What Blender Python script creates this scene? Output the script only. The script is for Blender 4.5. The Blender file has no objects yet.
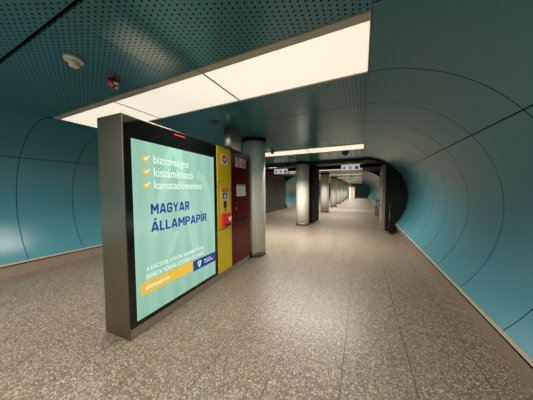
import bpy, bmesh, math, random
from mathutils import Vector, Matrix
random.seed(4)
S = bpy.context.scene
COL = S.collection
PI = math.pi
MOD = 0.8846            # length of one lining module along the passage
Y0 = 1.59               # a lining joint
ZC = 2.85               # ceiling height

# ---------------------------------------------------------------- materials
def lin(c):
    return tuple((x/255/12.92) if x/255 <= .04045 else ((x/255+.055)/1.055)**2.4 for x in c)
def mat(name, rgb, rough=.5, metal=0., spec=.5, coat=0., emit=None, estr=0., linear=False):
    m = bpy.data.materials.new(name); m.use_nodes = True
    b = m.node_tree.nodes['Principled BSDF']
    c = rgb if linear else lin(rgb)
    b.inputs['Base Color'].default_value = (*c, 1)
    b.inputs['Roughness'].default_value = rough
    b.inputs['Metallic'].default_value = metal
    b.inputs['Specular IOR Level'].default_value = spec
    b.inputs['Coat Weight'].default_value = coat
    b.inputs['Coat Roughness'].default_value = .04
    if emit:
        b.inputs['Emission Color'].default_value = (*lin(emit), 1)
        b.inputs['Emission Strength'].default_value = estr
    return m
class NT:
    def __init__(s, m): s.t = m.node_tree; s.b = s.t.nodes['Principled BSDF']
    def n(s, kind, **kw):
        x = s.t.nodes.new(kind)
        for k, v in kw.items(): setattr(x, k, v)
        return x
    def l(s, a, b): s.t.links.new(a, b)
    def math(s, op, a, b=None, c=None):
        x = s.n('ShaderNodeMath', operation=op)
        for i, v in enumerate((a, b, c)):
            if v is None: continue
            if isinstance(v, (int, float)): x.inputs[i].default_value = v
            else: s.l(v, x.inputs[i])
        return x.outputs[0]
    def mix(s, f, a, b):
        x = s.n('ShaderNodeMix', data_type='RGBA')
        for i, v in ((0, f), (6, a), (7, b)):
            if isinstance(v, tuple): x.inputs[i].default_value = (*v, 1)
            elif isinstance(v, (int, float)): x.inputs[i].default_value = v
            else: s.l(v, x.inputs[i])
        return x.outputs[2]
    def obj(s):
        tc = s.n('ShaderNodeTexCoord'); sp = s.n('ShaderNodeSeparateXYZ'); s.l(tc.outputs['Object'], sp.inputs[0])
        return tc.outputs['Object'], sp.outputs[0], sp.outputs[1], sp.outputs[2]
    def noise(s, vec, scale, detail=2., rough=.5):
        x = s.n('ShaderNodeTexNoise'); s.l(vec, x.inputs['Vector'])
        x.inputs['Scale'].default_value = scale; x.inputs['Detail'].default_value = detail; x.inputs['Roughness'].default_value = rough
        return x.outputs['Fac']
    def ramp(s, f, stops):
        x = s.n('ShaderNodeValToRGB'); e = x.color_ramp.elements
        while len(e) < len(stops): e.new(.5)
        for i, (p, c) in enumerate(stops): e[i].position = p; e[i].color = (*c, 1)
        s.l(f, x.inputs[0]); return x.outputs[0]

TEAL = (.046, .162, .194)
M = {}
# smooth enamelled lining panels with faint mottling
m = mat('teal_enamel', TEAL, .25, linear=True, spec=.36)
M['teal'] = m
# perforated ceiling sheet: staggered round holes
m = mat('perforated_teal_sheet', TEAL, .3, linear=True); t = NT(m); v, x, y, z = t.obj()
u = t.math('DIVIDE', t.math('ADD', x, 1.563), .0465); ci = t.math('ROUND', u)
dx = t.math('MULTIPLY', t.math('SUBTRACT', u, ci), .0465)
off = t.math('MULTIPLY', t.math('FLOORED_MODULO', ci, 2.), .5)
w = t.math('SUBTRACT', t.math('DIVIDE', t.math('SUBTRACT', y, .940), .0405), off)
dy = t.math('MULTIPLY', t.math('SUBTRACT', w, t.math('ROUND', w)), .0405)
d = t.math('SQRT', t.math('ADD', t.math('MULTIPLY', dx, dx), t.math('MULTIPLY', dy, dy)))
h = t.math('LESS_THAN', d, .0078)
t.l(t.mix(h, TEAL, (.001, .001, .001)), t.b.inputs['Base Color'])
t.l(t.math('MULTIPLY_ADD', h, -.5, .5), t.b.inputs['Specular IOR Level'])
t.l(t.math('MULTIPLY_ADD', h, .7, .2), t.b.inputs['Roughness']); M['perf'] = m
# terrazzo floor slabs
m = mat('terrazzo_slabs', (130, 118, 98), .32); t = NT(m); v, x, y, z = t.obj()
vo = t.n('ShaderNodeTexVoronoi'); t.l(v, vo.inputs['Vector']); vo.inputs['Scale'].default_value = 98
sp = t.n('ShaderNodeSeparateColor'); t.l(vo.outputs['Color'], sp.inputs[0])
c1 = t.ramp(sp.outputs[0], [(0, (.040, .031, .020)), (.30, (.125, .100, .066)), (.62, (.27, .222, .148)), (.86, (.49, .412, .285)), (1, (.82, .71, .52))])
vo2 = t.n('ShaderNodeTexVoronoi'); t.l(v, vo2.inputs['Vector']); vo2.inputs['Scale'].default_value = 210
sp2 = t.n('ShaderNodeSeparateColor'); t.l(vo2.outputs['Color'], sp2.inputs[0])
c2 = t.ramp(sp2.outputs[1], [(0, (.10, .085, .065)), (.5, (.22, .19, .145)), (1, (.40, .355, .28))])
c = t.mix(.30, c1, c2)
big = t.noise(v, .9, 4, .6); c = t.mix(t.math('MULTIPLY', t.math('SUBTRACT', 1., big), .35), c, (.10, .085, .065))
ux = t.math('DIVIDE', t.math('ADD', x, .13), .555); uy = t.math('DIVIDE', t.math('SUBTRACT', y, .965), MOD)
def seam(u, pitch, wd): return t.math('LESS_THAN', t.math('MULTIPLY', t.math('ABSOLUTE', t.math('SUBTRACT', u, t.math('ROUND', u))), pitch), wd)
c = t.mix(t.math('MULTIPLY', seam(ux, .555, .0036), .85), c, (.022, .018, .013))
c = t.mix(t.math('MULTIPLY', seam(uy, MOD, .0026), .5), c, (.022, .018, .013))
c = t.mix(.46, c, (.020, .0165, .0125)); t.l(c, t.b.inputs['Base Color']); t.l(t.math('MULTIPLY_ADD', big, .2, .28), t.b.inputs['Roughness']); t.b.inputs['Specular IOR Level'].default_value = .35; M['floor'] = m
# brushed steel
m = mat('brushed_steel', (120, 112, 99), .36, 1.); t = NT(m); v, x, y, z = t.obj()
mp = t.n('ShaderNodeMapping'); t.l(v, mp.inputs[0]); mp.inputs['Scale'].default_value = (3, 3, 240)
f = t.noise(mp.outputs[0], 3, 3); t.l(t.math('MULTIPLY_ADD', f, .2, .26), t.b.inputs['Roughness']); M['steel'] = m
M['bright_steel'] = mat('polished_steel', (205, 200, 190), .38, 1.)
# small mosaic on the columns
m = mat('pale_mosaic', (196, 193, 180), .38); t = NT(m); v, x, y, z = t.obj()
uz = t.math('DIVIDE', z, .045); s1 = t.math('LESS_THAN', t.math('ABSOLUTE', t.math('SUBTRACT', uz, t.math('ROUND', uz))), .07)
an = t.math('MULTIPLY', t.math('ARCTAN2', y, x), 38/(2*PI)); s2 = t.math('LESS_THAN', t.math('ABSOLUTE', t.math('SUBTRACT', an, t.math('ROUND', an))), .05)
f = t.noise(v, 14, 2)
c = t.mix(f, lin((232, 228, 214)), lin((246, 242, 230)))
t.l(t.mix(t.math('MULTIPLY', t.math('MAXIMUM', s1, s2), .2), c, lin((110, 108, 100))), t.b.inputs['Base Color']); M['mosaic'] = m
M['plinth'] = mat('brown_granite', (126, 112, 95), .4)
M['ledge'] = mat('pale_ledge', (168, 152, 130), .35)
M['black'] = mat('matt_black', (7, 7, 7), .65, spec=.2)
M['joint'] = mat('dark_joint', (6, 8, 8), .9, spec=.1)
M['dark'] = mat('dark_grey_steel', (46, 44, 40), .45, .3)
M['band'] = mat('dark_dull_steel', (112, 104, 92), .4, .5)
M['skirt'] = mat('dull_steel', (150, 138, 122), .4, .45)
M['glassblack'] = mat('black_glass', (16, 17, 16), .06, spec=.6)
M['beige'] = mat('beige_lacquer', (118, 108, 90), .25)
M['yellow'] = mat('yellow_lacquer', (205, 178, 10), .3)
M['red'] = mat('oxblood_lacquer', (84, 8, 8), .2, spec=.22)
M['white'] = mat('white_print', (226, 224, 216), .5)
M['redprint'] = mat('red_print', (190, 24, 30), .5)
M['orange_red'] = mat('signal_red', (222, 40, 24), .35)
M['palepanel'] = mat('pale_yellow_print', (226, 190, 74), .45)
M['blue'] = mat('blue_print', (38, 88, 160), .4)
M['navyp'] = mat('navy_print', (20, 40, 100), .4)
M['greenp'] = mat('green_print', (70, 150, 50), .5)
M['grey_print'] = mat('grey_print', (150, 150, 146), .6)
M['frame'] = mat('light_frame_metal', (186, 170, 150), .4)
M['cream'] = mat('cream_plastic', (216, 208, 188), .4)
M['brown'] = mat('brown_grille', (86, 66, 46), .6)
M['redglass'] = mat('red_lens', (150, 20, 18), .12, coat=.5)
M['rubber'] = mat('black_plastic', (18, 18, 18), .4)
M['tape'] = mat('blue_webbing', (48, 100, 178), .6)
M['lamp'] = mat('light_diffuser', (235, 225, 205), .4, emit=(247, 238, 220), estr=.78)
M['spot'] = mat('warm_lamp', (240, 225, 200), .4, emit=(255, 228, 185), estr=1.2)
M['greensign'] = mat('green_lit_sign', (40, 160, 80), .4, emit=(50, 220, 100), estr=.55)
M['signface'] = mat('sign_face', (214, 214, 216), .4, emit=(220, 220, 225), estr=.45)
M['led'] = mat('red_led', (180, 30, 20), .4, emit=(255, 70, 50), estr=.35)
M['grey_ceiling'] = mat('grey_metal_ceiling', (140, 134, 120), .35)
# back-lit poster sheet: soft upright streaks of light are painted into its glow
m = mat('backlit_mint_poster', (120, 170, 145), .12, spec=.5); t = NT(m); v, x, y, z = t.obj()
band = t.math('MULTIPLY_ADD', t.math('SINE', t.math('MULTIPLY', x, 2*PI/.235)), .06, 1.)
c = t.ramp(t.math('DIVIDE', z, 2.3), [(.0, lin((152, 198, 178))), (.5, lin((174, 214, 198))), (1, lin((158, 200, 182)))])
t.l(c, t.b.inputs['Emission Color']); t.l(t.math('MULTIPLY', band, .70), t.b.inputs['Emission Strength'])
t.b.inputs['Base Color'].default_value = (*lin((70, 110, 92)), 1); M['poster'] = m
M['ink_navy'] = mat('poster_navy_ink', (20, 48, 110), .12, emit=(24, 60, 132), estr=.7)
M['ink_white'] = mat('poster_white_ink', (120, 150, 140), .12, emit=(222, 238, 226), estr=.8)
M['ink_pale'] = mat('poster_pale_mint_ink', (80, 120, 100), .12, emit=(176, 218, 200), estr=.71)
M['ink_amber'] = mat('poster_amber_ink', (130, 110, 40), .12, emit=(232, 184, 66), estr=.8)

# ---------------------------------------------------------------- mesh helpers
def V(p): return Vector(p)
def box(bm, lo, hi, mi=0, bev=0., seg=1):
    vs = [bm.verts.new((x, y, z)) for x in (lo[0], hi[0]) for y in (lo[1], hi[1]) for z in (lo[2], hi[2])]
    fs = [bm.faces.new([vs[i] for i in q]) for q in ((0,1,3,2),(4,6,7,5),(0,4,5,1),(2,3,7,6),(0,2,6,4),(1,5,7,3))]
    for f in fs: f.material_index = mi
    if bev:
        es = list({e for f in fs for e in f.edges})
        r = bmesh.ops.bevel(bm, geom=es, offset=bev, segments=seg, affect='EDGES', profile=.5)
        for f in r['faces']: f.material_index = mi
def lathe(bm, prof, n=32, c=(0, 0, 0), mi=0, axis='Z', smooth=True):
    """prof: (radius, height) from bottom to top"""
    rings = []
    for r, hgt in prof:
        ring = []
        for k in range(n):
            a = 2*PI*k/n; p = (r*math.cos(a), r*math.sin(a), hgt)
            if axis == 'Y': p = (p[0], -p[2], p[1])
            if axis == 'X': p = (p[2], p[0], p[1])
            ring.append(bm.verts.new((p[0]+c[0], p[1]+c[1], p[2]+c[2])))
        rings.append(ring)
    for a, b in zip(rings, rings[1:]):
        for k in range(n):
            f = bm.faces.new((a[k], a[(k+1) % n], b[(k+1) % n], b[k])); f.material_index = mi; f.smooth = smooth
    f = bm.faces.new(list(reversed(rings[0]))); f.material_index = mi
    f = bm.faces.new(rings[-1]); f.material_index = mi
def prism(bm, pts, y0, y1, mi=0):
    """outline of (x, z) points pushed along y"""
    a = [bm.verts.new((p[0], y0, p[1])) for p in pts]; b = [bm.verts.new((p[0], y1, p[1])) for p in pts]
    n = len(pts)
    fs = [bm.faces.new(a), bm.faces.new(list(reversed(b)))]
    for i in range(n): fs.append(bm.faces.new((a[i], b[i], b[(i+1) % n], a[(i+1) % n])))
    for f in fs: f.material_index = mi
def ring_outline(bm, cx, cz, r0, r1, y0, y1, n=28, a0=0., a1=2*PI):
    full = abs(a1-a0-2*PI) < 1e-6
    for k in range(n):
        p, q = a0+(a1-a0)*k/n, a0+(a1-a0)*(k+1)/n
        prism(bm, [(cx+r0*math.cos(p), cz+r0*math.sin(p)), (cx+r1*math.cos(p), cz+r1*math.sin(p)),
                   (cx+r1*math.cos(q), cz+r1*math.sin(q)), (cx+r0*math.cos(q), cz+r0*math.sin(q))], y0, y1)
def tube(bm, pts, r, n=10):
    pts = [V(p) for p in pts]; rings = []
    for i, p in enumerate(pts):
        d = (pts[min(i+1, len(pts)-1)]-pts[max(i-1, 0)]).normalized()
        q = d.to_track_quat('Z', 'Y'); rings.append([bm.verts.new(p+q @ V((r*math.cos(2*PI*k/n), r*math.sin(2*PI*k/n), 0))) for k in range(n)])
    for a, b in zip(rings, rings[1:]):
        for k in range(n):
            f = bm.faces.new((a[k], a[(k+1) % n], b[(k+1) % n], b[k])); f.smooth = True
    bm.faces.new(list(reversed(rings[0]))); bm.faces.new(rings[-1])
def obj(name, bm, mats, parent=None, loc=(0, 0, 0), rot=(0, 0, 0)):
    bmesh.ops.recalc_face_normals(bm, faces=bm.faces)
    me = bpy.data.meshes.new(name); bm.to_mesh(me); bm.free()
    for k in (mats if isinstance(mats, (list, tuple)) else [mats]): me.materials.append(M[k])
    o = bpy.data.objects.new(name, me); COL.objects.link(o)
    o.location = loc; o.rotation_euler = rot
    if parent: o.parent = parent
    return o
def tag(o, label, cat, group=None, kind='thing'):
    o['label'] = label; o['category'] = cat
    if group: o['group'] = group
    if kind: o['kind'] = kind
    return o
def thing(name, label, cat, loc=(0, 0, 0), rz=0., group=None):
    o = bpy.data.objects.new(name, None); COL.objects.link(o); o.empty_display_size = .1
    o.location = loc; o.rotation_euler = (0, 0, rz)
    return tag(o, label, cat, group)
def struct(name, bm, mats, label, cat):
    o = obj(name, bm, mats); o['kind'] = 'structure'; o['label'] = label; o['category'] = cat
    return o
def dup(root, loc, label, rz=None):
    r = root.copy(); COL.objects.link(r); r.location = loc; r['label'] = label
    if rz is not None: r.rotation_euler = (0, 0, rz)
    for ch in list(root.children):
        c = ch.copy(); COL.objects.link(c); c.parent = r
        for g in list(ch.children):
            d = g.copy(); COL.objects.link(d); d.parent = c
    return r
NB = bmesh.new
def bxo(name, lo, hi, m, parent=None, bev=0., loc=(0, 0, 0)):
    bm = NB(); box(bm, lo, hi, 0, bev); return obj(name, bm, m, parent, loc)
def text(name, body, x0, x1, z0, z1, mname, parent, y=-.0095, bold=0., thick=.0012, line_spacing=1.):
    """lettering whose ink fills x0..x1 by z0..z1 on a face at depth y"""
    cu = bpy.data.curves.new('lettering', 'FONT'); cu.body = body; cu.offset = bold; cu.extrude = .01; cu.resolution_u = 4
    cu.space_line = line_spacing
    tmp = bpy.data.objects.new('lettering', cu); COL.objects.link(tmp)
    dg = bpy.context.evaluated_depsgraph_get(); dg.update()
    me = bpy.data.meshes.new_from_object(tmp.evaluated_get(dg))
    bpy.data.objects.remove(tmp); bpy.data.curves.remove(cu)
    xs = [v.co.x for v in me.vertices]; ys = [v.co.y for v in me.vertices]
    ax, bx, ay, by = min(xs), max(xs), min(ys), max(ys)
    for v in me.vertices:
        px = x0+(v.co.x-ax)/(bx-ax)*(x1-x0); pz = z0+(v.co.y-ay)/(by-ay)*(z1-z0); py = y-(v.co.z/.01)*thick*.5
        v.co = (px, py, pz)
    me.materials.clear(); me.materials.append(M[mname])
    o = bpy.data.objects.new(name, me); COL.objects.link(o); o.parent = parent
    return o

GLYPHS = {  # bold capitals drawn as strokes: width, polylines
 'M': (.86, [[(.1, 0), (.1, 1)], [(.76, 0), (.76, 1)], [(.12, .97), (.43, .38), (.74, .97)]]),
 'A': (.80, [[(.09, 0), (.37, 1)], [(.43, 1), (.71, 0)], [(.2, .27), (.6, .27)]]),
 'Á': (.80, [[(.09, 0), (.37, 1)], [(.43, 1), (.71, 0)], [(.2, .27), (.6, .27)], [(.36, 1.12), (.52, 1.32)]]),
 'G': (.70, [[(.60, .72), (.60, .80), (.48, .91), (.22, .91), (.1, .80), (.1, .20), (.22, .09), (.48, .09), (.60, .20), (.60, .46), (.36, .46)]]),
 'Y': (.74, [[(.08, 1), (.37, .45), (.66, 1)], [(.37, .5), (.37, 0)]]),
 'R': (.70, [[(.1, 0), (.1, 1)], [(.1, .91), (.46, .91), (.58, .80), (.58, .60), (.46, .49), (.1, .49)], [(.36, .5), (.62, 0)]]),
 'L': (.56, [[(.1, 1), (.1, 0)], [(.1, .09), (.54, .09)]]),
 'P': (.68, [[(.1, 0), (.1, 1)], [(.1, .91), (.46, .91), (.58, .80), (.58, .56), (.46, .45), (.1, .45)]]),
 'Í': (.22, [[(.11, 0), (.11, 1)], [(.08, 1.12), (.24, 1.32)]]),
 'S': (.66, [[(.57, .74), (.57, .80), (.46, .91), (.2, .91), (.1, .80), (.1, .64), (.2, .54), (.46, .46), (.57, .36), (.57, .20), (.46, .09), (.2, .09), (.1, .20), (.1, .26)]]),
 'O': (.70, [[(.22, .91), (.48, .91), (.60, .80), (.60, .20), (.48, .09), (.22, .09), (.1, .20), (.1, .80), (.22, .91)]]),
}
def capitals(name, body, x0, x1, z0, z1, mname, parent, y=-.0095, t=.19):
    """bold block capitals, z0..z1 is the cap height"""
    tot = sum(GLYPHS[c][0]+.10 for c in body)-.10
    sx, sz = (x1-x0)/tot, z1-z0
    bm = NB(); cx = 0; k = 0
    for ch in body:
        wd, lines = GLYPHS[ch]
        for ln in lines:
            for p, q in zip(ln, ln[1:]):
                dx, dz = q[0]-p[0], q[1]-p[1]; d = math.hypot(dx, dz); ux, uz = dx/d, dz/d
                e = t*.30 if len(ln) > 2 else 0.
                a = (p[0]-ux*e, p[1]-uz*e); b = (q[0]+ux*e, q[1]+uz*e); nx, nz = -uz*t/2, ux*t/2
                pts = [(a[0]+nx, a[1]+nz), (b[0]+nx, b[1]+nz), (b[0]-nx, b[1]-nz), (a[0]-nx, a[1]-nz)]
                top = 1.5 if min(p[1], q[1]) > 1.05 else 1.
                pts = [(min(max(u, 0), wd), min(max(v, 0), top)) for u, v in pts]
                k += 1; prism(bm, [(x0+(cx+u)*sx, z0+v*sz) for u, v in pts], y-.0004*(k % 5), y+.002)
        cx += wd+.10
    return obj(name, bm, mname, parent)

# ---------------------------------------------------------------- the passage
CXR, CZR, RR = .0158, 1.3349, 1.5152      # circle of the right-hand lining
CXL = -4.85                               # the left-hand lining mirrors it
XE, XEL = .05, -4.93                      # edges of the flat ceiling
ZB = .33                                  # foot of the lining
A_TOP = math.acos((XE-CXR)/RR); A_MID = math.asin((2.262-CZR)/RR); A_BOT = math.asin((ZB-CZR)/RR)
ZBL = .25                                 # the left lining reaches lower
GAP = .009
def lining(name, side, ya, yb, label):
    bm = NB(); cx = CXR if side > 0 else CXL
    A_BOT = math.asin(((ZB if side > 0 else ZBL)-CZR)/RR)
    def P(a, r, y): return bm.verts.new((cx+side*r*math.cos(a), y, CZR+r*math.sin(a)))
    n0 = math.ceil((ya-Y0)/MOD-1e-6); ys = [ya]
    k = n0
    while Y0+k*MOD < yb-.05:
        if Y0+k*MOD > ya+.05: ys.append(Y0+k*MOD)
        k += 1
    ys.append(yb)
    def sheet(a0, a1, y0, y1, r, n, mi):
        rows = []
        for i in range(n+1):
            a = a0+(a1-a0)*i/n
            rows.append([P(a, r, y0), P(a, r, y1)])
        for p, q in zip(rows, rows[1:]):
            f = bm.faces.new((p[0], p[1], q[1], q[0])); f.material_index = mi; f.smooth = True
    def panel(a0, a1, y0, y1):
        n = 20; lip = .012
        sheet(a0, a1, y0, y1, RR, n, 0)
        rim = []
        for i in range(n+1): rim.append((a0+(a1-a0)*i/n, y0))
        for i in range(n+1): rim.append((a1+(a0-a1)*i/n, y1))
        vi = [P(a, RR, y) for a, y in rim]; vo_ = [P(a, RR+lip, y) for a, y in rim]
        for i in range(len(rim)):
            j = (i+1) % len(rim); f = bm.faces.new((vi[i], vi[j], vo_[j], vo_[i])); f.material_index = 1
    g = GAP/RR/2
    for y0, y1 in zip(ys, ys[1:]):
        panel(A_TOP, A_MID+g*1.4, y0+GAP/2, y1-GAP/2)
        panel(A_MID-g*1.4, A_BOT, y0+GAP/2, y1-GAP/2)
    sheet(A_TOP+.02, A_BOT-.02, ya, yb, RR+.014, 32, 1)
    sheet(A_TOP+.02, A_BOT-.02, ya, yb, RR+.10, 32, 1)
    return struct(name, bm, ['teal', 'joint'], label, 'wall')
YB = -8.2                                  # end of the passage behind the viewpoint
YG = 8.98                                  # the flood gate bulkhead
lining('wall_right', 1, YB, YG-.16, 'curved teal panelled tunnel wall on the right of the passage')
lining('wall_left', -1, YB, YG+.75, 'curved teal panelled tunnel wall behind the advertising kiosk')
lining('wall_right_beyond', 1, 15.3, 47.5, 'curved teal tunnel wall seen beyond the black gate')
lining('wall_left_beyond', -1, 17.0, 47.5, 'curved teal tunnel wall glimpsed beyond the dark grey partition')

bm = NB(); box(bm, (-8.2, YB-.2, -.12), (2.4, 48.2, 0)); struct('floor', bm, 'floor', 'speckled beige terrazzo floor of the passage', 'floor')
def plinth(name, side, ya, yb, label):
    bm = NB(); cx = CXR if side > 0 else CXL
    zb = ZB if side > 0 else ZBL
    xo = RR*math.cos(math.asin((zb-CZR)/RR)); fo = .105 if side > 0 else .03
    pts = [(xo-.006, zb-.004), (xo+.004, zb+.010), (xo+.16, zb+.010), (xo+.16, 0), (xo+fo, 0)]
    prism(bm, [(cx+side*p, q) for p, q in pts], ya, yb, 0)
    # pale cap along the top edge
    prism(bm, [(cx+side*(xo-.0075), zb-.016), (cx+side*(xo-.010), zb+.012), (cx+side*(xo+.03), zb+.012), (cx+side*(xo+.03), zb-.016)], ya, yb, 1)
    return struct(name, bm, ['plinth', 'ledge'], label, 'baseboard')
plinth('baseboard_right', 1, YB, YG-.18, 'brown stone plinth with pale cap along the right tunnel wall')
plinth('baseboard_left', -1, YB, YG+.7, 'brown stone plinth with pale cap along the left tunnel wall')
plinth('baseboard_right_beyond', 1, 15.3, 47.5, 'stone plinth of the right wall beyond the gate')
plinth('baseboard_left_beyond', -1, 17, 47.5, 'stone plinth of the left wall beyond the gate')

# ceiling: perforated sheets with open joints under a black slab; every fifth module holds the lights
XS = [XEL, -4.75, -3.15, -1.55, XE]
LIGHT_ROWS = [Y0+MOD*k for k in (-10, -5, 0, 5)]
bm = NB()
box(bm, (-8.2, YB-.2, ZC+.06), (2.4, 48.2, ZC+.3), 1)
k = -11
while Y0+MOD*k < YG-.01:
    y0, y1 = Y0+MOD*k, min(Y0+MOD*(k+1), YG-.02); k += 1
    if y1-y0 < .05: continue
    if k == 0: y0 += .052
    if any(abs(Y0+MOD*k-l) < .01 for l in LIGHT_ROWS): y1 += .054
    if k == -1: y1 += .030
    if any(abs(y0-l) < .01 for l in LIGHT_ROWS):
        box(bm, (XEL+.002, y0+.006, ZC), (-4.757, y1-.004, ZC+.02), 0); continue
    for x0, x1 in zip([XEL, -3.15, -1.95], [-3.15, -1.95, XE]):
        box(bm, (x0+.003, y0+.004, ZC), (x1-.003, y1-.004, ZC+.02), 0)
box(bm, (XEL-.05, YB, ZC+.03), (XE+.05, YG, ZC+.05), 1)
struct('ceiling', bm, ['perf', 'joint'], 'flat teal ceiling of perforated metal sheets', 'ceiling')
bm = NB()
y = 11.42
while y < 47:
    box(bm, (-6.9, y+.01, ZC), (XE, min(y+1.16, 47.4), ZC+.02)); y += 1.17
box(bm, (-6.9, 9.12, ZC+.02), (1.3, 11.18, ZC+.04))
struct('ceiling_beyond', bm, 'grey_ceiling', 'grey metal ceiling beyond the black bulkhead', 'ceiling')

# lights: luminaires side by side across the ceiling
def luminaire(x0, x1, y0, label, group, energy, spread=106):
    w = x1-x0
    r = thing('ceiling_light', label, 'ceiling light', (x0, y0, ZC), 0, group)
    bm = NB()
    box(bm, (.004, .060, -.012), (w-.004, .140, .05), 0, .004); box(bm, (.004, MOD-.030, -.012), (w-.004, MOD-.008, .05), 0, .004)
    box(bm, (.004, .138, -.004), (.012, MOD-.03, .05)); box(bm, (w-.012, .138, -.004), (w-.004, MOD-.03, .05))
    obj('light_frame', bm, 'frame', r)
    bxo('diffuser', (.012, .139, -.003), (w-.012, MOD-.031, .045), 'lamp', r)
    if energy:
        ld = bpy.data.lights.new('tube_light', 'AREA'); ld.shape = 'RECTANGLE'; ld.size = (w-.1) if energy < 100 else 4.6; ld.size_y = .6
        ld.energy = energy; ld.color = (1, .945, .86); ld.spread = math.radians(spread)
        lo = bpy.data.objects.new('tube_light', ld); COL.objects.link(lo); lo.location = (x0+w/2, y0+MOD/2, ZC-.02)
    return r
ROW_NAMES = {LIGHT_ROWS[2]: 'wide front row of lit ceiling panels', LIGHT_ROWS[3]: 'second row of lit ceiling panels', LIGHT_ROWS[1]: 'lit ceiling panels behind the viewer', LIGHT_ROWS[0]: 'lit ceiling panels behind the viewer'}
WHERE = ['left panel, partly hidden by the kiosk top,', 'middle panel, above the kiosk,', 'right panel, ending at the curved wall,']
ROW_LIGHT = [[(0, 0), (510, 180), (0, 0)], [(0, 0), (720, 180), (0, 0)], [(42, 150), (46, 142), (24, 110)], [(0, 0), (390, 146), (0, 0)]]   # one tube lamp serves a whole row where the row is far
for yl in LIGHT_ROWS:
    for i, (x0, x1) in enumerate(zip(XS[1:-1], XS[2:])):
        if yl == LIGHT_ROWS[2]: lb = 'glowing ceiling light, '+WHERE[i]+' in the front row'
        elif yl == LIGHT_ROWS[3]: lb = ('glowing ceiling light in the second row, '+['hidden behind the column', 'beginning behind the first column', 'long one reaching the curved wall'][i])
        else: lb = 'glowing ceiling light panel behind the viewpoint'
        luminaire(x0, x1, yl, lb, ROW_NAMES[yl], *ROW_LIGHT[LIGHT_ROWS.index(yl)][i])

# ---------------------------------------------------------------- advertising and help kiosk
AZ = math.radians(2.6)
kiosk = thing('information_kiosk', 'long steel kiosk with glowing mint poster, yellow help panel and dark red panel', 'kiosk', (-2.214, 1.274, 0), PI/2+AZ)
L, H, D = 2.81, 2.395, .402
bm = NB(); box(bm, (0, .010, 0), (L, D, H), 0, .006, 2)
box(bm, (0, -.004, 0), (.016, .02, H), 0, .003)
box(bm, (.01, -.002, H-.016), (L-.006, .02, H-.001), 0, .003)
obj('steel_case', bm, 'steel', kiosk)
bxo('kick_plate', (.002, -.001, .002), (L-.01, .03, .105), 'skirt', kiosk, .003)
bm = NB(); box(bm, (.018, -.004, .108), (1.574, .02, H-.018), 0, .003); glass = obj('glass_front', bm, 'glassblack', kiosk)
glass['label'] = 'black glass border around the poster'
bxo('led_strip', (.67, -.0075, H-.060), (.85, -.003, H-.046), 'led', glass)
bm = NB(); lathe(bm, [(.012, 0), (.012, .006), (.006, .008)], 16, (1.02, -.003, .150), 0, 'Y'); obj('lock', bm, 'steel', glass)
PX0, PX1, PZ0, PZ1 = .090, 1.490, .165, 2.160
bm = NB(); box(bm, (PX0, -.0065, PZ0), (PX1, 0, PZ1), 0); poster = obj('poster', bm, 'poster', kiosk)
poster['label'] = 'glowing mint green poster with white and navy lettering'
# pale strokes of a giant letter A printed in the background
bm = NB()
prism(bm, [(.62, PZ1), (.78, PZ1), (1.10, .70), (.95, .70)], -.0080, -.0060)
prism(bm, [(.66, PZ1), (.56, PZ1), (.26, 1.06), (.38, 1.06)], -.0078, -.0060)
prism(bm, [(1.10, 1.90), (1.28, 1.80), (1.40, 1.55), (1.46, .95), (1.36, .95), (1.30, 1.5), (1.20, 1.72), (1.06, 1.80)], -.0079, -.0060)
prism(bm, [(.50, .80), (.60, .80), (.72, 1.06), (.62, 1.06)], -.0077, -.0060)
obj('pale_letter_strokes', bm, 'ink_pale', poster)
def txt(n, body, x0, x1, z0, z1, m, par, **k): return text(n, body, x0, x1, z0, z1, m, par, **k)
for zc, word, xr, zlo, zhi in ((1.965, 'biztonságos', .905, 1.893, 2.022), (1.814, 'kiszámítható', .985, 1.768, 1.876), (1.664, 'kamatadómentes', 1.175, 1.622, 1.722)):
    bm = NB(); lathe(bm, [(.040, 0), (.040, .0028)], 28, (.246, -.0065, zc), 0, 'Y'); tk = obj('tick_badge', bm, 'ink_amber', poster)
    bm = NB(); prism(bm, [(.226, zc+.006), (.236, zc+.014), (.247, zc), (.292, zc+.042), (.300, zc+.034), (.247, zc-.018)], -.0115, -.0090); obj('tick_mark', bm, 'ink_white', poster)
    txt('slogan_lettering', word, .345, xr, zlo, zhi, 'ink_white', poster, bold=.006)
capitals('headline_lettering', 'MAGYAR', .293, .908, 1.325, 1.450, 'ink_navy', poster)
capitals('headline_lettering', 'ÁLLAMPAPÍR', .288, 1.276, 1.117, 1.238, 'ink_navy', poster)
txt('small_print', 'A KINCSTÁR, A POSTA, VALAMINT EGYES', .215, 1.190, .668, .742, 'ink_white', poster, bold=.008)
txt('small_print', 'BANKOK FIÓKHÁLÓZATÁBAN ÉS ONLINE', .212, 1.188, .585, .660, 'ink_white', poster, bold=.008)
bxo('amber_strip', (.140, -.0085, .420), (.955, -.006, .565), 'ink_amber', poster)
bxo('navy_strip', (.955, -.0085, .395), (PX1-.004, -.006, .552), 'ink_navy', poster)
txt('web_address', 'allampapir.hu', .196, .530, .455, .520, 'ink_white', poster, bold=.012, y=-.0100)
bm = NB()
prism(bm, [(1.045, .515), (1.068, .515), (1.090, .445), (1.112, .515), (1.135, .515), (1.100, .425), (1.080, .425)], -.0115, -.008)
prism(bm, [(1.078, .522), (1.102, .522), (1.090, .490)], -.0114, -.008)
obj('shield_emblem', bm, 'ink_white', poster)
txt('small_print', 'MAGYAR', 1.205, 1.360, .483, .508, 'ink_white', poster, y=-.0100, bold=.01)
txt('small_print', 'ÁLLAMKINCSTÁR', 1.205, 1.415, .445, .473, 'ink_white', poster, y=-.0100, bold=.01)

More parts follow.
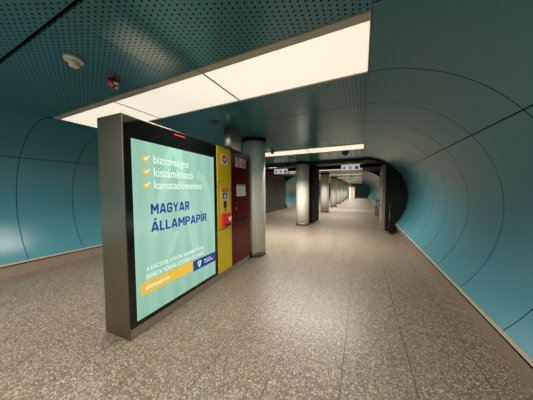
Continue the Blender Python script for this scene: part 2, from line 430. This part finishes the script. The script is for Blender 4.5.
def door(name, x0, x1, z0, z1, m, label):
    bm = NB(); box(bm, (x0, -.012, z0), (x1, .015, z1), 0, .004, 2); o = obj(name, bm, m, kiosk); o['label'] = label; return o
YA, YB2, RB = 1.578, 2.022, 2.800
yd = door('help_point_door', YA, YB2-.003, .899, H-.012, 'yellow', 'yellow upper door with emergency call point')
yl_ = door('lower_door', YA, YB2-.003, .108, .892, 'yellow', 'yellow lower door')
rd = door('service_door', YB2+.003, RB, .892, H-.012, 'red', 'dark red upper door with notices')
rl = door('lower_door', YB2+.003, RB, .108, .885, 'red', 'dark red lower door')
def keyhole(par, x, z):
    bm = NB(); lathe(bm, [(.014, 0), (.014, .005), (.010, .007)], 14, (x, -.011, z), 0, 'Y'); return obj('keyhole', bm, 'black', par)
keyhole(yd, 1.637, 1.754); keyhole(yl_, 1.637, .719); keyhole(rl, 2.101, .705)
st = bxo('ring_sticker', (1.700, -.0145, 2.080), (1.895, -.011, 2.262), 'white', yd)
bm = NB(); ring_outline(bm, 1.797, 2.171, .034, .078, -.0165, -.014); obj('red_ring', bm, 'redprint', yd)
pp = bxo('call_panel', (1.668, -.016, 1.192), (1.940, -.011, 1.668), 'palepanel', yd)
capitals('help_lettering', 'SOS', 1.690, 1.918, 1.572, 1.655, 'redprint', yd, y=-.0170, t=.2)
bxo('pictogram', (1.722, -.0185, 1.450), (1.868, -.0155, 1.562), 'blue', yd)
bm = NB()
lathe(bm, [(.008, 0), (.008, .001)], 12, (1.795, -.0188, 1.532), 0, 'Y')
prism(bm, [(1.768, 1.515), (1.822, 1.515), (1.822, 1.500), (1.808, 1.500), (1.808, 1.465), (1.782, 1.465), (1.782, 1.500), (1.768, 1.500)], -.0200, -.018)
obj('pictogram_figure', bm, 'white', yd)
bm = NB(); prism(bm, [(1.800+.052*math.cos(2*PI*k/24), 1.345+.070*math.sin(2*PI*k/24)) for k in range(24)], -.022, -.015); obj('speaker_grille', bm, 'black', yd)
bm = NB(); prism(bm, [(1.800+.026*math.cos(2*PI*k/16), 1.345+.044*math.sin(2*PI*k/16)) for k in range(16)], -.024, -.021); obj('speaker_slots', bm, 'brown', yd)
bm = NB(); lathe(bm, [(.018, 0), (.018, .008), (.012, .014)], 16, (1.800, -.0155, 1.250), 0, 'Y'); obj('call_button', bm, 'black', yd)
bxo('button_caption', (1.695, -.0172, 1.205), (1.905, -.0155, 1.214), 'brown', yd)
bm = NB()
box(bm, (1.684, -.050, .940), (1.944, -.010, 1.180), 0, .008, 2)
obj('alarm_box', bm, 'orange_red', yd)['label'] = 'bright red alarm box'
bm = NB(); box(bm, (1.775, -.066, .985), (1.905, -.048, 1.118), 0, .006, 2); obj('alarm_window', bm, 'redprint', yd)
bm = NB(); box(bm, (1.848, -.074, 1.030), (1.925, -.048, 1.105), 0, .004); obj('alarm_label', bm, 'white', yd)
bm = NB(); box(bm, (1.770, -.058, .945), (1.930, -.048, .985), 0, .003); obj('alarm_slot', bm, 'red', yd)
# stickers, notice, knob and slot on the red door
bxo('sticker_sheet', (2.192, -.0145, 2.082), (2.612, -.011, 2.264), 'white', rd)
for cx in (2.298, 2.510):
    bm = NB(); ring_outline(bm, cx, 2.172, .056, .082, -.0165, -.014)
    prism(bm, [(cx-.058, 2.222), (cx-.046, 2.232), (cx+.058, 2.122), (cx+.046, 2.112)], -.0166, -.014)
    obj('prohibition_sign', bm, 'redprint', rd)
    bxo('prohibition_figure', (cx-.028, -.0155, 2.142), (cx+.027, -.0135, 2.202), 'grey_print', rd)
bxo('notice_sheet', (2.222, -.0145, 1.485), (2.596, -.011, 1.730), 'white', rd)
bxo('notice_heading', (2.226, -.0155, 1.695), (2.592, -.0135, 1.727), 'greenp', rd)
bm = NB()
for i in range(7): box(bm, (2.245, -.0155, 1.505+i*.025), (2.575-.05*(i % 3), -.0135, 1.513+i*.025))
obj('notice_lines', bm, 'grey_print', rd)
bm = NB(); lathe(bm, [(.036, 0), (.036, .012), (.028, .02)], 20, (2.196, -.011, 1.307), 0, 'Y'); obj('key_switch', bm, 'black', rd)
bm = NB(); lathe(bm, [(.024, 0), (.024, .008), (.016, .012)], 20, (2.198, -.011, 1.236), 0, 'Y'); obj('red_lamp', bm, 'orange_red', rd)
bm = NB(); box(bm, (2.240, -.016, .948), (2.590, -.010, 1.062), 0, .003); box(bm, (2.255, -.019, .960), (2.575, -.015, .975)); obj('coin_slot', bm, 'black', rd)
# steel duct from the kiosk up into the ceiling
bm = NB()
def rrect(cx, cy, w, d, r, n=6):
    out = []
    for qx, qy, a0 in ((1, 1, 0), (-1, 1, PI/2), (-1, -1, PI), (1, -1, 1.5*PI)):
        for i in range(n+1):
            a = a0+PI/2*i/n; out.append((cx+qx*(w/2-r)+r*math.cos(a), cy+qy*(d/2-r)+r*math.sin(a)))
    return out
pl = rrect(2.33, .135, .44, .22, .09)
lo = [bm.verts.new((p[0], p[1], H-.004)) for p in pl]; hi = [bm.verts.new((p[0], p[1], ZC+.004)) for p in pl]
for i in range(len(pl)):
    f = bm.faces.new((lo[i], lo[(i+1) % len(pl)], hi[(i+1) % len(pl)], hi[i])); f.smooth = True
bm.faces.new(lo); bm.faces.new(hi)
obj('cable_duct', bm, 'bright_steel', kiosk)['label'] = 'rounded stainless duct rising to the ceiling'

# ---------------------------------------------------------------- columns
def column(y, r, x, label, x_top=None):
    c = thing('column', label, 'column', (x, y, 0), 0, 'round mosaic columns in a row')
    bm = NB(); lathe(bm, [(r, .10), (r, 2.79)], 48); obj('shaft', bm, 'mosaic', c)
    bm = NB(); lathe(bm, [(r+.006, 0), (r+.006, .115), (r+.001, .118)], 48); obj('base_band', bm, 'band', c)
    bm = NB(); lathe(bm, [(r+.030, 2.765), (r+.030, ZC-.001)], 48); obj('top_collar', bm, 'black', c)
    return c
column(4.475, .272, -2.42, 'round pale mosaic column right behind the red end of the kiosk')
column(9.20, .292, -2.46, 'round pale mosaic column in front of the black gate post')
for y, lb in ((15.55, 'dim mosaic column just past the black gate post'), (20.8, 'mosaic column second past the black gate post'), (25.6, 'small mosaic column third past the black gate post'),
              (30.2, 'small distant mosaic column fourth past the black gate post'), (35.0, 'tiny mosaic column fifth past the black gate post'), (40.0, 'farthest tiny mosaic column before the end wall')):
    column(y, .30, -2.47, lb)

# ---------------------------------------------------------------- fittings on the ceiling
def detector(x, y, label):
    d = thing('smoke_detector', label, 'smoke detector', (x, y, ZC), 0, 'smoke detectors')
    bm = NB(); lathe(bm, [(.056, -.032), (.073, -.025), (.076, 0)], 32); obj('mount', bm, 'cream', d)
    bm = NB(); lathe(bm, [(.030, -.076), (.038, -.071), (.040, -.048), (.044, -.030)], 28); obj('sensor_head', bm, 'cream', d)
    return d
dt = detector(-2.475, 1.025, 'round cream smoke detector on the perforated ceiling near the viewer')
dup(dt, (-2.575, 5.66, ZC), 'small cream smoke detector on the ceiling beyond the first column')
def beacon(x, y, label):
    d = thing('alarm_beacon', label, 'alarm light', (x, y, ZC), 0, 'red alarm beacons')
    bm = NB(); lathe(bm, [(.060, -.016), (.066, 0)], 24); obj('mount', bm, 'redglass', d)
    bm = NB(); lathe(bm, [(.010, -.112), (.034, -.104), (.052, -.078), (.057, -.046), (.053, -.014)], 24); obj('lens', bm, 'redglass', d)
    bm = NB(); box(bm, (.036, -.022, -.080), (.064, .014, -.052), 0, .004); obj('label_plate', bm, 'white', d)
    return d
bc = beacon(-2.515, 1.385, 'red alarm beacon on the ceiling beside the near smoke detector')
dup(bc, (-2.56, 5.93, ZC), 'red alarm beacon on the ceiling just before the second light row')
def grille(x, y, label):
    d = thing('ceiling_speaker', label, 'speaker', (x, y, ZC), 0, 'round ceiling speakers')
    bm = NB(); lathe(bm, [(.086, -.008), (.098, -.006), (.100, 0)], 32); obj('rim', bm, 'brown', d)
    bm = NB()
    for r in (.02, .045, .07): lathe(bm, [(r, -.011), (r+.012, -.0075)], 24)
    obj('grille', bm, 'brown', d)
    return d
gr = grille(-2.44, 3.02, 'round brown ceiling speaker above the kiosk')
dup(gr, (-2.43, 7.51, ZC), 'round brown ceiling speaker left of the second column top')
cam_t = thing('ceiling_camera', 'black dome security camera under the ceiling before the bulkhead', 'security camera', (-.50, 7.22, ZC))
bm = NB(); lathe(bm, [(.10, -.05), (.105, -.01), (.09, 0)], 28); obj('housing', bm, 'rubber', cam_t)
bm = NB(); lathe(bm, [(.015, -.125), (.05, -.115), (.075, -.09), (.085, -.05)], 28); obj('dome', bm, 'glassblack', cam_t)

# ---------------------------------------------------------------- flood gate and what lies beyond
def arc_fill(bm, side, y0, y1, x_in, z0=0., z1=ZC, mi=0):
    """plate between x_in and the lining circle"""
    cx = CXR if side > 0 else CXL; pts = []
    a_hi = A_TOP; a_lo = A_BOT
    for i in range(25):
        a = a_hi+(a_lo-a_hi)*i/24; pts.append((cx+side*(RR-.004)*math.cos(a), CZR+(RR-.004)*math.sin(a)))
    foot = pts[-1][0]
    pts += [(foot, 0), (x_in, 0), (x_in, ZC-.002)]
    pts = [p for p in pts if side*(p[0]-x_in) >= -1e-6]
    prism(bm, pts, y0, y1, mi)
bm = NB(); box(bm, (-6.5, YG, 2.775), (XE-.0, YG+.14, ZC+.05)); struct('trim_1', bm, 'black', 'black bulkhead edge where the teal ceiling ends', 'bulkhead')
bm = NB()
arc_fill(bm, 1, 8.83, 8.91, 1.00)
# thin black arch following the lining over the opening
ai = math.acos((1.02-CXR)/RR)
hi_ = [A_TOP+(ai-A_TOP)*i/14 for i in range(15)]
prism(bm, [(CXR+(RR-.004)*math.cos(a), CZR+(RR-.004)*math.sin(a)) for a in hi_]+[(CXR+(RR-.075)*math.cos(a), CZR+(RR-.075)*math.sin(a)) for a in reversed(hi_)], 8.83, 8.91)
struct('wall_gate_right', bm, 'black', 'black end plate closing the tunnel beside the gate', 'wall')
bm = NB(); arc_fill(bm, -1, 9.66, 9.74, -6.0); struct('wall_gate_left', bm, 'black', 'black end plate closing the left tunnel', 'wall')
bm = NB(); box(bm, (-6.9, 11.18, 2.71), (1.2, 11.40, ZC+.04)); box(bm, (-6.5, 9.70, 2.80), (XE, 9.80, ZC+.04)); struct('trim_2', bm, 'black', 'black beam across the passage beyond the bulkhead', 'beam')
# chamber walls between gate and far tunnel
bm = NB(); box(bm, (1.30, 8.92, 0), (1.36, 15.32, ZC+.05)); box(bm, (XE, 15.30, 2.845), (1.36, 15.36, ZC+.06))
prism(bm, [(CXR+(RR+.012)*math.cos(A_TOP+(A_BOT-A_TOP)*i/24), CZR+(RR+.012)*math.sin(A_TOP+(A_BOT-A_TOP)*i/24)) for i in range(25)]+[(1.95, .30), (1.95, ZC+.05), (XE, ZC+.05)], 15.26, 15.30)
box(bm, (XE, 9.0, ZC+.0), (1.36, 15.3, ZC+.02))
struct('wall_chamber_right', bm, 'black', 'black wall of the gate chamber on the right', 'wall')
bm = NB(); box(bm, (-6.95, 9.75, 0), (-6.85, 17.0, ZC+.05)); struct('wall_chamber_left', bm, 'black', 'black wall of the gate chamber on the left', 'wall')
part = thing('partition', 'tall dark grey partition with rounded corner left of the second column', 'partition', (-6.05, 9.80, 0))
bm = NB()
pts = [(0, 0), (7.2, 0)]+[(7.2-.35+.35*math.cos(a), 2.30+.35*math.sin(a)) for a in [PI/2*i/8 for i in range(9)]]+[(0, 2.65)]
prism(bm, pts, -.10, 0); o = obj('panel', bm, 'dark', part); o.rotation_euler = (0, 0, PI/2); o.location = (-.10, 0, 0)
bm = NB(); box(bm, (-.02, 0, 2.66), (.02, 6.8, 2.69)); obj('top_rail', bm, 'frame', part)
# left gate post
gp = thing('gate_post', 'tall black steel gate post block right of the second column', 'gate', (-2.28, 9.70, 0), math.radians(-1.5))
bm = NB(); box(bm, (-.16, 0, 0), (.165, 1.46, 2.85), 0, .01); obj('leaf', bm, 'black', gp)
bxo('handle', (.165, .55, 1.02), (.185, .60, 1.42), 'dark', gp, .004); bxo('latch_bar', (.165, 1.30, 1.24), (.18, 1.62, 1.27), 'dark', gp)
bm = NB(); lathe(bm, [(.032, .165), (.028, .185)], 14, (0, .62, 1.92), 0, 'X'); obj('signal_lamp', bm, 'led', gp)
# right gate frame in beige with dark rebates
gf = thing('flood_gate', 'beige steel gate jamb standing beside the black end plate', 'gate', (.74, 9.28, 0))
bm = NB(); box(bm, (0, 0, 0), (.12, .30, 2.60), 0, .006); obj('jamb', bm, 'beige', gf)
bm = NB(); box(bm, (.115, -.28, 0), (.28, -.02, 2.50), 0, .006); box(bm, (.125, -.04, 0), (.27, .10, 2.48)); obj('black_post', bm, 'black', gf)
bm = NB(); box(bm, (.10, .30, 0), (.15, 2.7, 2.58), 0, .004); obj('side_panel', bm, 'beige', gf)
for yy in (.9, 1.7, 2.5): bxo('panel_joint', (.085, yy, .02), (.105, yy+.05, 2.56), 'frame', gf)
# barriers
def stanchion(x, y, label):
    s = thing('barrier_post', label, 'barrier post', (x, y, 0), 0, 'black barrier posts beside the gate')
    bm = NB(); lathe(bm, [(.17, 0), (.17, .012), (.06, .035), (.036, .045)], 32); obj('foot', bm, 'rubber', s)
    bm = NB(); lathe(bm, [(.034, .04), (.034, .93)], 20); obj('pole', bm, 'rubber', s)
    bm = NB(); lathe(bm, [(.040, .90), (.040, 1.0), (.032, 1.02)], 20); obj('tape_head', bm, 'rubber', s)
    return s
stanchion(.96, 8.60, 'nearest black barrier post, standing before the black end plate')
stanchion(.85, 14.5, 'black barrier post farther back, holding the end of the blue tape')
stanchion(.93, 13.95, 'black barrier post just right of the post holding the tape')
def ribbon(p, q, sag, w=.05, th=.004, n=14):
    bm = NB(); p, q = V(p), V(q); rows = []
    for i in range(n+1):
        s = i/n; c = p.lerp(q, s); c.z -= sag*4*s*(1-s)
        rows.append([bm.verts.new(c+V((a*th/2, 0, b*w/2))) for a, b in ((-1, -1), (1, -1), (1, 1), (-1, 1))])
    for a, b in zip(rows, rows[1:]):
        for k in range(4): bm.faces.new((a[k], a[(k+1) % 4], b[(k+1) % 4], b[k]))
    bm.faces.new(list(reversed(rows[0]))); bm.faces.new(rows[-1]); return bm
tag(obj('barrier_tape', ribbon((.735, 9.50, .96), (.838, 14.452, .955), .14), 'tape'), 'blue tape sagging from a far barrier post to the gate jamb', 'tape')

# hanging signs
def sign(x, y, label, order):
    s = thing('direction_sign', label, 'sign', (x, y, 2.46), 0, 'hanging pictogram signs')
    bm = NB(); box(bm, (0, 0, -.03), (.76, .10, .255), 0, .006); obj('case', bm, 'rubber', s)
    face = bxo('sign_face', (.012, -.006, -.015), (.748, .002, .240), 'signface', s)
    for k, what in enumerate(order):
        cx = .13+k*.25; bm = NB()
        if what == 'arrow': prism(bm, [(cx-.022, .16), (cx+.022, .16), (cx+.022, .10), (cx+.062, .10), (cx, .03), (cx-.062, .10), (cx-.022, .10)], -.010, -.005); obj('arrow_symbol', bm, 'black', face)
        elif what == 'lift':
            ring_outline(bm, cx, .095, .050, .066, -.010, -.005, 20); box(bm, (cx-.028, -.010, .060), (cx+.028, -.005, .130)); obj('passage_symbol', bm, 'grey_print', face)
        elif what == 'text':
            bm.free(); text('sign_lettering', 'M4', cx-.09, cx+.09, .05, .145, 'navyp', face, y=-.0075, bold=.02)
        else:
            lathe(bm, [(.070, 0), (.070, .004)], 24, (cx, -.006, .095), 0, 'Y'); obj('blue_disc', bm, 'blue', face)
            bm = NB(); ring_outline(bm, cx, .098, .026, .042, -.013, -.009, 14, PI, 2*PI); box(bm, (cx-.042, -.013, .098), (cx-.026, -.009, .13)); box(bm, (cx+.026, -.013, .098), (cx+.042, -.009, .13)); obj('disc_symbol', bm, 'white', face)
    for px in (.10, .66):
        bm = NB(); tube(bm, [(px, .05, .250), (px, .05, ZC-2.46+.02)], .010); obj('hanger_rod', bm, 'rubber', s)
    return s
sign(-.83, 9.52, 'white hanging sign with arrow and blue disc right of the centre', ('arrow', 'lift', 'disc'))
sign(-4.16, 9.86, 'white hanging sign with dark symbols left of the second column', ('lift', 'arrow', 'disc'))
def spot(x, y, label, z=ZC+.02):
    s = thing('ceiling_lamp', label, 'ceiling light', (x, y, z), 0, 'small lamps beyond the bulkhead')
    bm = NB(); box(bm, (-.24, -.10, -.03), (.24, .10, 0), 0, .006); obj('lamp_tray', bm, 'frame', s)
    bxo('diffuser', (-.22, -.08, -.036), (.22, .08, -.028), 'spot', s)
    ld = bpy.data.lights.new('tray_light', 'AREA'); ld.shape = 'RECTANGLE'; ld.size = .4; ld.size_y = .15; ld.energy = 22; ld.color = (1, .86, .66); ld.spread = math.radians(120)
    lo_ = bpy.data.objects.new('tray_light', ld); COL.objects.link(lo_); lo_.location = (x, y, z-.045)
    return s
spot(-.40, 9.98, 'small warm lamp above the right hanging sign')
spot(-4.42, 10.30, 'small warm lamp above the left hanging sign')
spot(-4.60, 14.2, 'small warm lamp deeper in, left of the second column top', ZC)
# far light strips
for k, y in enumerate((13.2, 17.6, 22.3, 27.0, 31.7, 36.4, 41.1)):
    s = thing('light_strip', 'distant light strip across the ceiling, number %s beyond the gate' % ('first', 'second', 'third', 'fourth', 'fifth', 'sixth', 'last')[k], 'ceiling light', (-4.7, y, ZC), 0, 'distant ceiling light strips')
    s['label'] = ['faint light strip right behind the black beam', 'brightest distant light strip below the black beam', 'third light strip down the far passage', 'light strip beside the green exit signs', 'thin light strip past the green exit signs', 'thin light strip over the farthest columns', 'farthest light strip before the end wall'][k]
    bm = NB(); box(bm, (0, -.30, -.012), (4.7, -.22, .03)); box(bm, (0, .22, -.012), (4.7, .30, .03)); obj('light_frame', bm, 'frame', s)
    bxo('diffuser', (0, -.22, -.008), (4.7, .22, .02), 'lamp', s)
    ld = bpy.data.lights.new('strip_light', 'AREA'); ld.shape = 'RECTANGLE'; ld.size = 4.6; ld.size_y = .4; ld.energy = 330 if k else 200; ld.color = (1, .945, .86); ld.spread = math.radians(140)
    lo_ = bpy.data.objects.new('strip_light', ld); COL.objects.link(lo_); lo_.location = (-2.35, y, ZC-.02)
# exit signs, end of the far passage
for (x, y, zz, lb) in ((-.72, 17.2, 2.50, 'green lit exit sign hanging in the far passage, higher one'), (-1.02, 21.4, 2.50, 'green lit exit sign hanging in the far passage, lower one')):
    s = thing('exit_sign', lb, 'exit sign', (x, y, zz), 0, 'green exit signs')
    bxo('case', (-.14, 0, .03), (.14, .06, .15), 'rubber', s)
    f_ = bxo('sign_face', (-.13, -.004, .04), (.13, .002, .14), 'greensign', s)
    bm = NB(); prism(bm, [(-.09, .09), (-.03, .125), (-.03, .10), (.09, .10), (.09, .08), (-.03, .08), (-.03, .055)], -.008, -.003); obj('arrow_symbol', bm, 'white', f_)
    bm = NB(); tube(bm, [(0, .03, .15), (0, .03, ZC-zz+.01)], .012); obj('hanger_rod', bm, 'rubber', s)
bm = NB(); box(bm, (-8.2, 47.5, 0), (2.4, 47.7, ZC+.05)); struct('wall_end', bm, 'teal', 'teal wall closing the far end of the passage', 'wall')
bm = NB(); box(bm, (-8.2, YB-.2, 0), (2.4, YB, ZC+.05)); struct('wall_back', bm, 'teal', 'teal wall closing the passage behind the viewpoint', 'wall')
pf = thing('portal', 'pinkish beige portal standing at the far end of the passage', 'door frame', (-1.2, 38.0, 0))
bxo('post', (-.75, 0, 0), (-.45, .5, 2.80), 'cream', pf); bxo('panel', (-.45, .1, 0), (.15, .4, 2.2), 'ledge', pf)

# ---------------------------------------------------------------- world, camera, view
w = bpy.data.worlds.new('dim_air'); S.world = w; w.use_nodes = True
w.node_tree.nodes['Background'].inputs[0].default_value = (.5, .6, .6, 1); w.node_tree.nodes['Background'].inputs[1].default_value = .02
cam = bpy.data.cameras.new('camera'); co = bpy.data.objects.new('camera', cam); COL.objects.link(co)
cam.sensor_fit = 'HORIZONTAL'; cam.sensor_width = 36.; cam.lens = 203.2335*36/533; cam.clip_start = .05; cam.clip_end = 200
yaw, pitch, roll = math.radians(25.0393), math.radians(-2.7074), math.radians(-.2973)
fw = V((-math.sin(yaw)*math.cos(pitch), math.cos(yaw)*math.cos(pitch), math.sin(pitch)))
rt = V((math.cos(yaw), math.sin(yaw), 0)); up = rt.cross(fw)
rt2 = rt*math.cos(roll)+up*math.sin(roll); up2 = rt2.cross(fw)
co.matrix_world = Matrix(((rt2.x, up2.x, -fw.x, 0), (rt2.y, up2.y, -fw.y, 0), (rt2.z, up2.z, -fw.z, 1.6), (0, 0, 0, 1)))
S.camera = co
S.view_settings.view_transform = 'Standard'; S.view_settings.look = 'None'; S.view_settings.exposure = .1; S.view_settings.gamma = 1
S.view_settings.use_curve_mapping = False
S.cycles.use_denoising = True; S.cycles.denoising_prefilter = 'ACCURATE'
for m_ in M.values(): m_.cycles.emission_sampling = 'NONE'
S.cycles.use_adaptive_sampling = False
S.cycles.max_bounces = 10; S.cycles.diffuse_bounces = 6; S.cycles.glossy_bounces = 6
S.cycles.sample_clamp_indirect = 1.2; S.cycles.blur_glossy = 1.; S.cycles.caustics_reflective = False; S.cycles.caustics_refractive = False
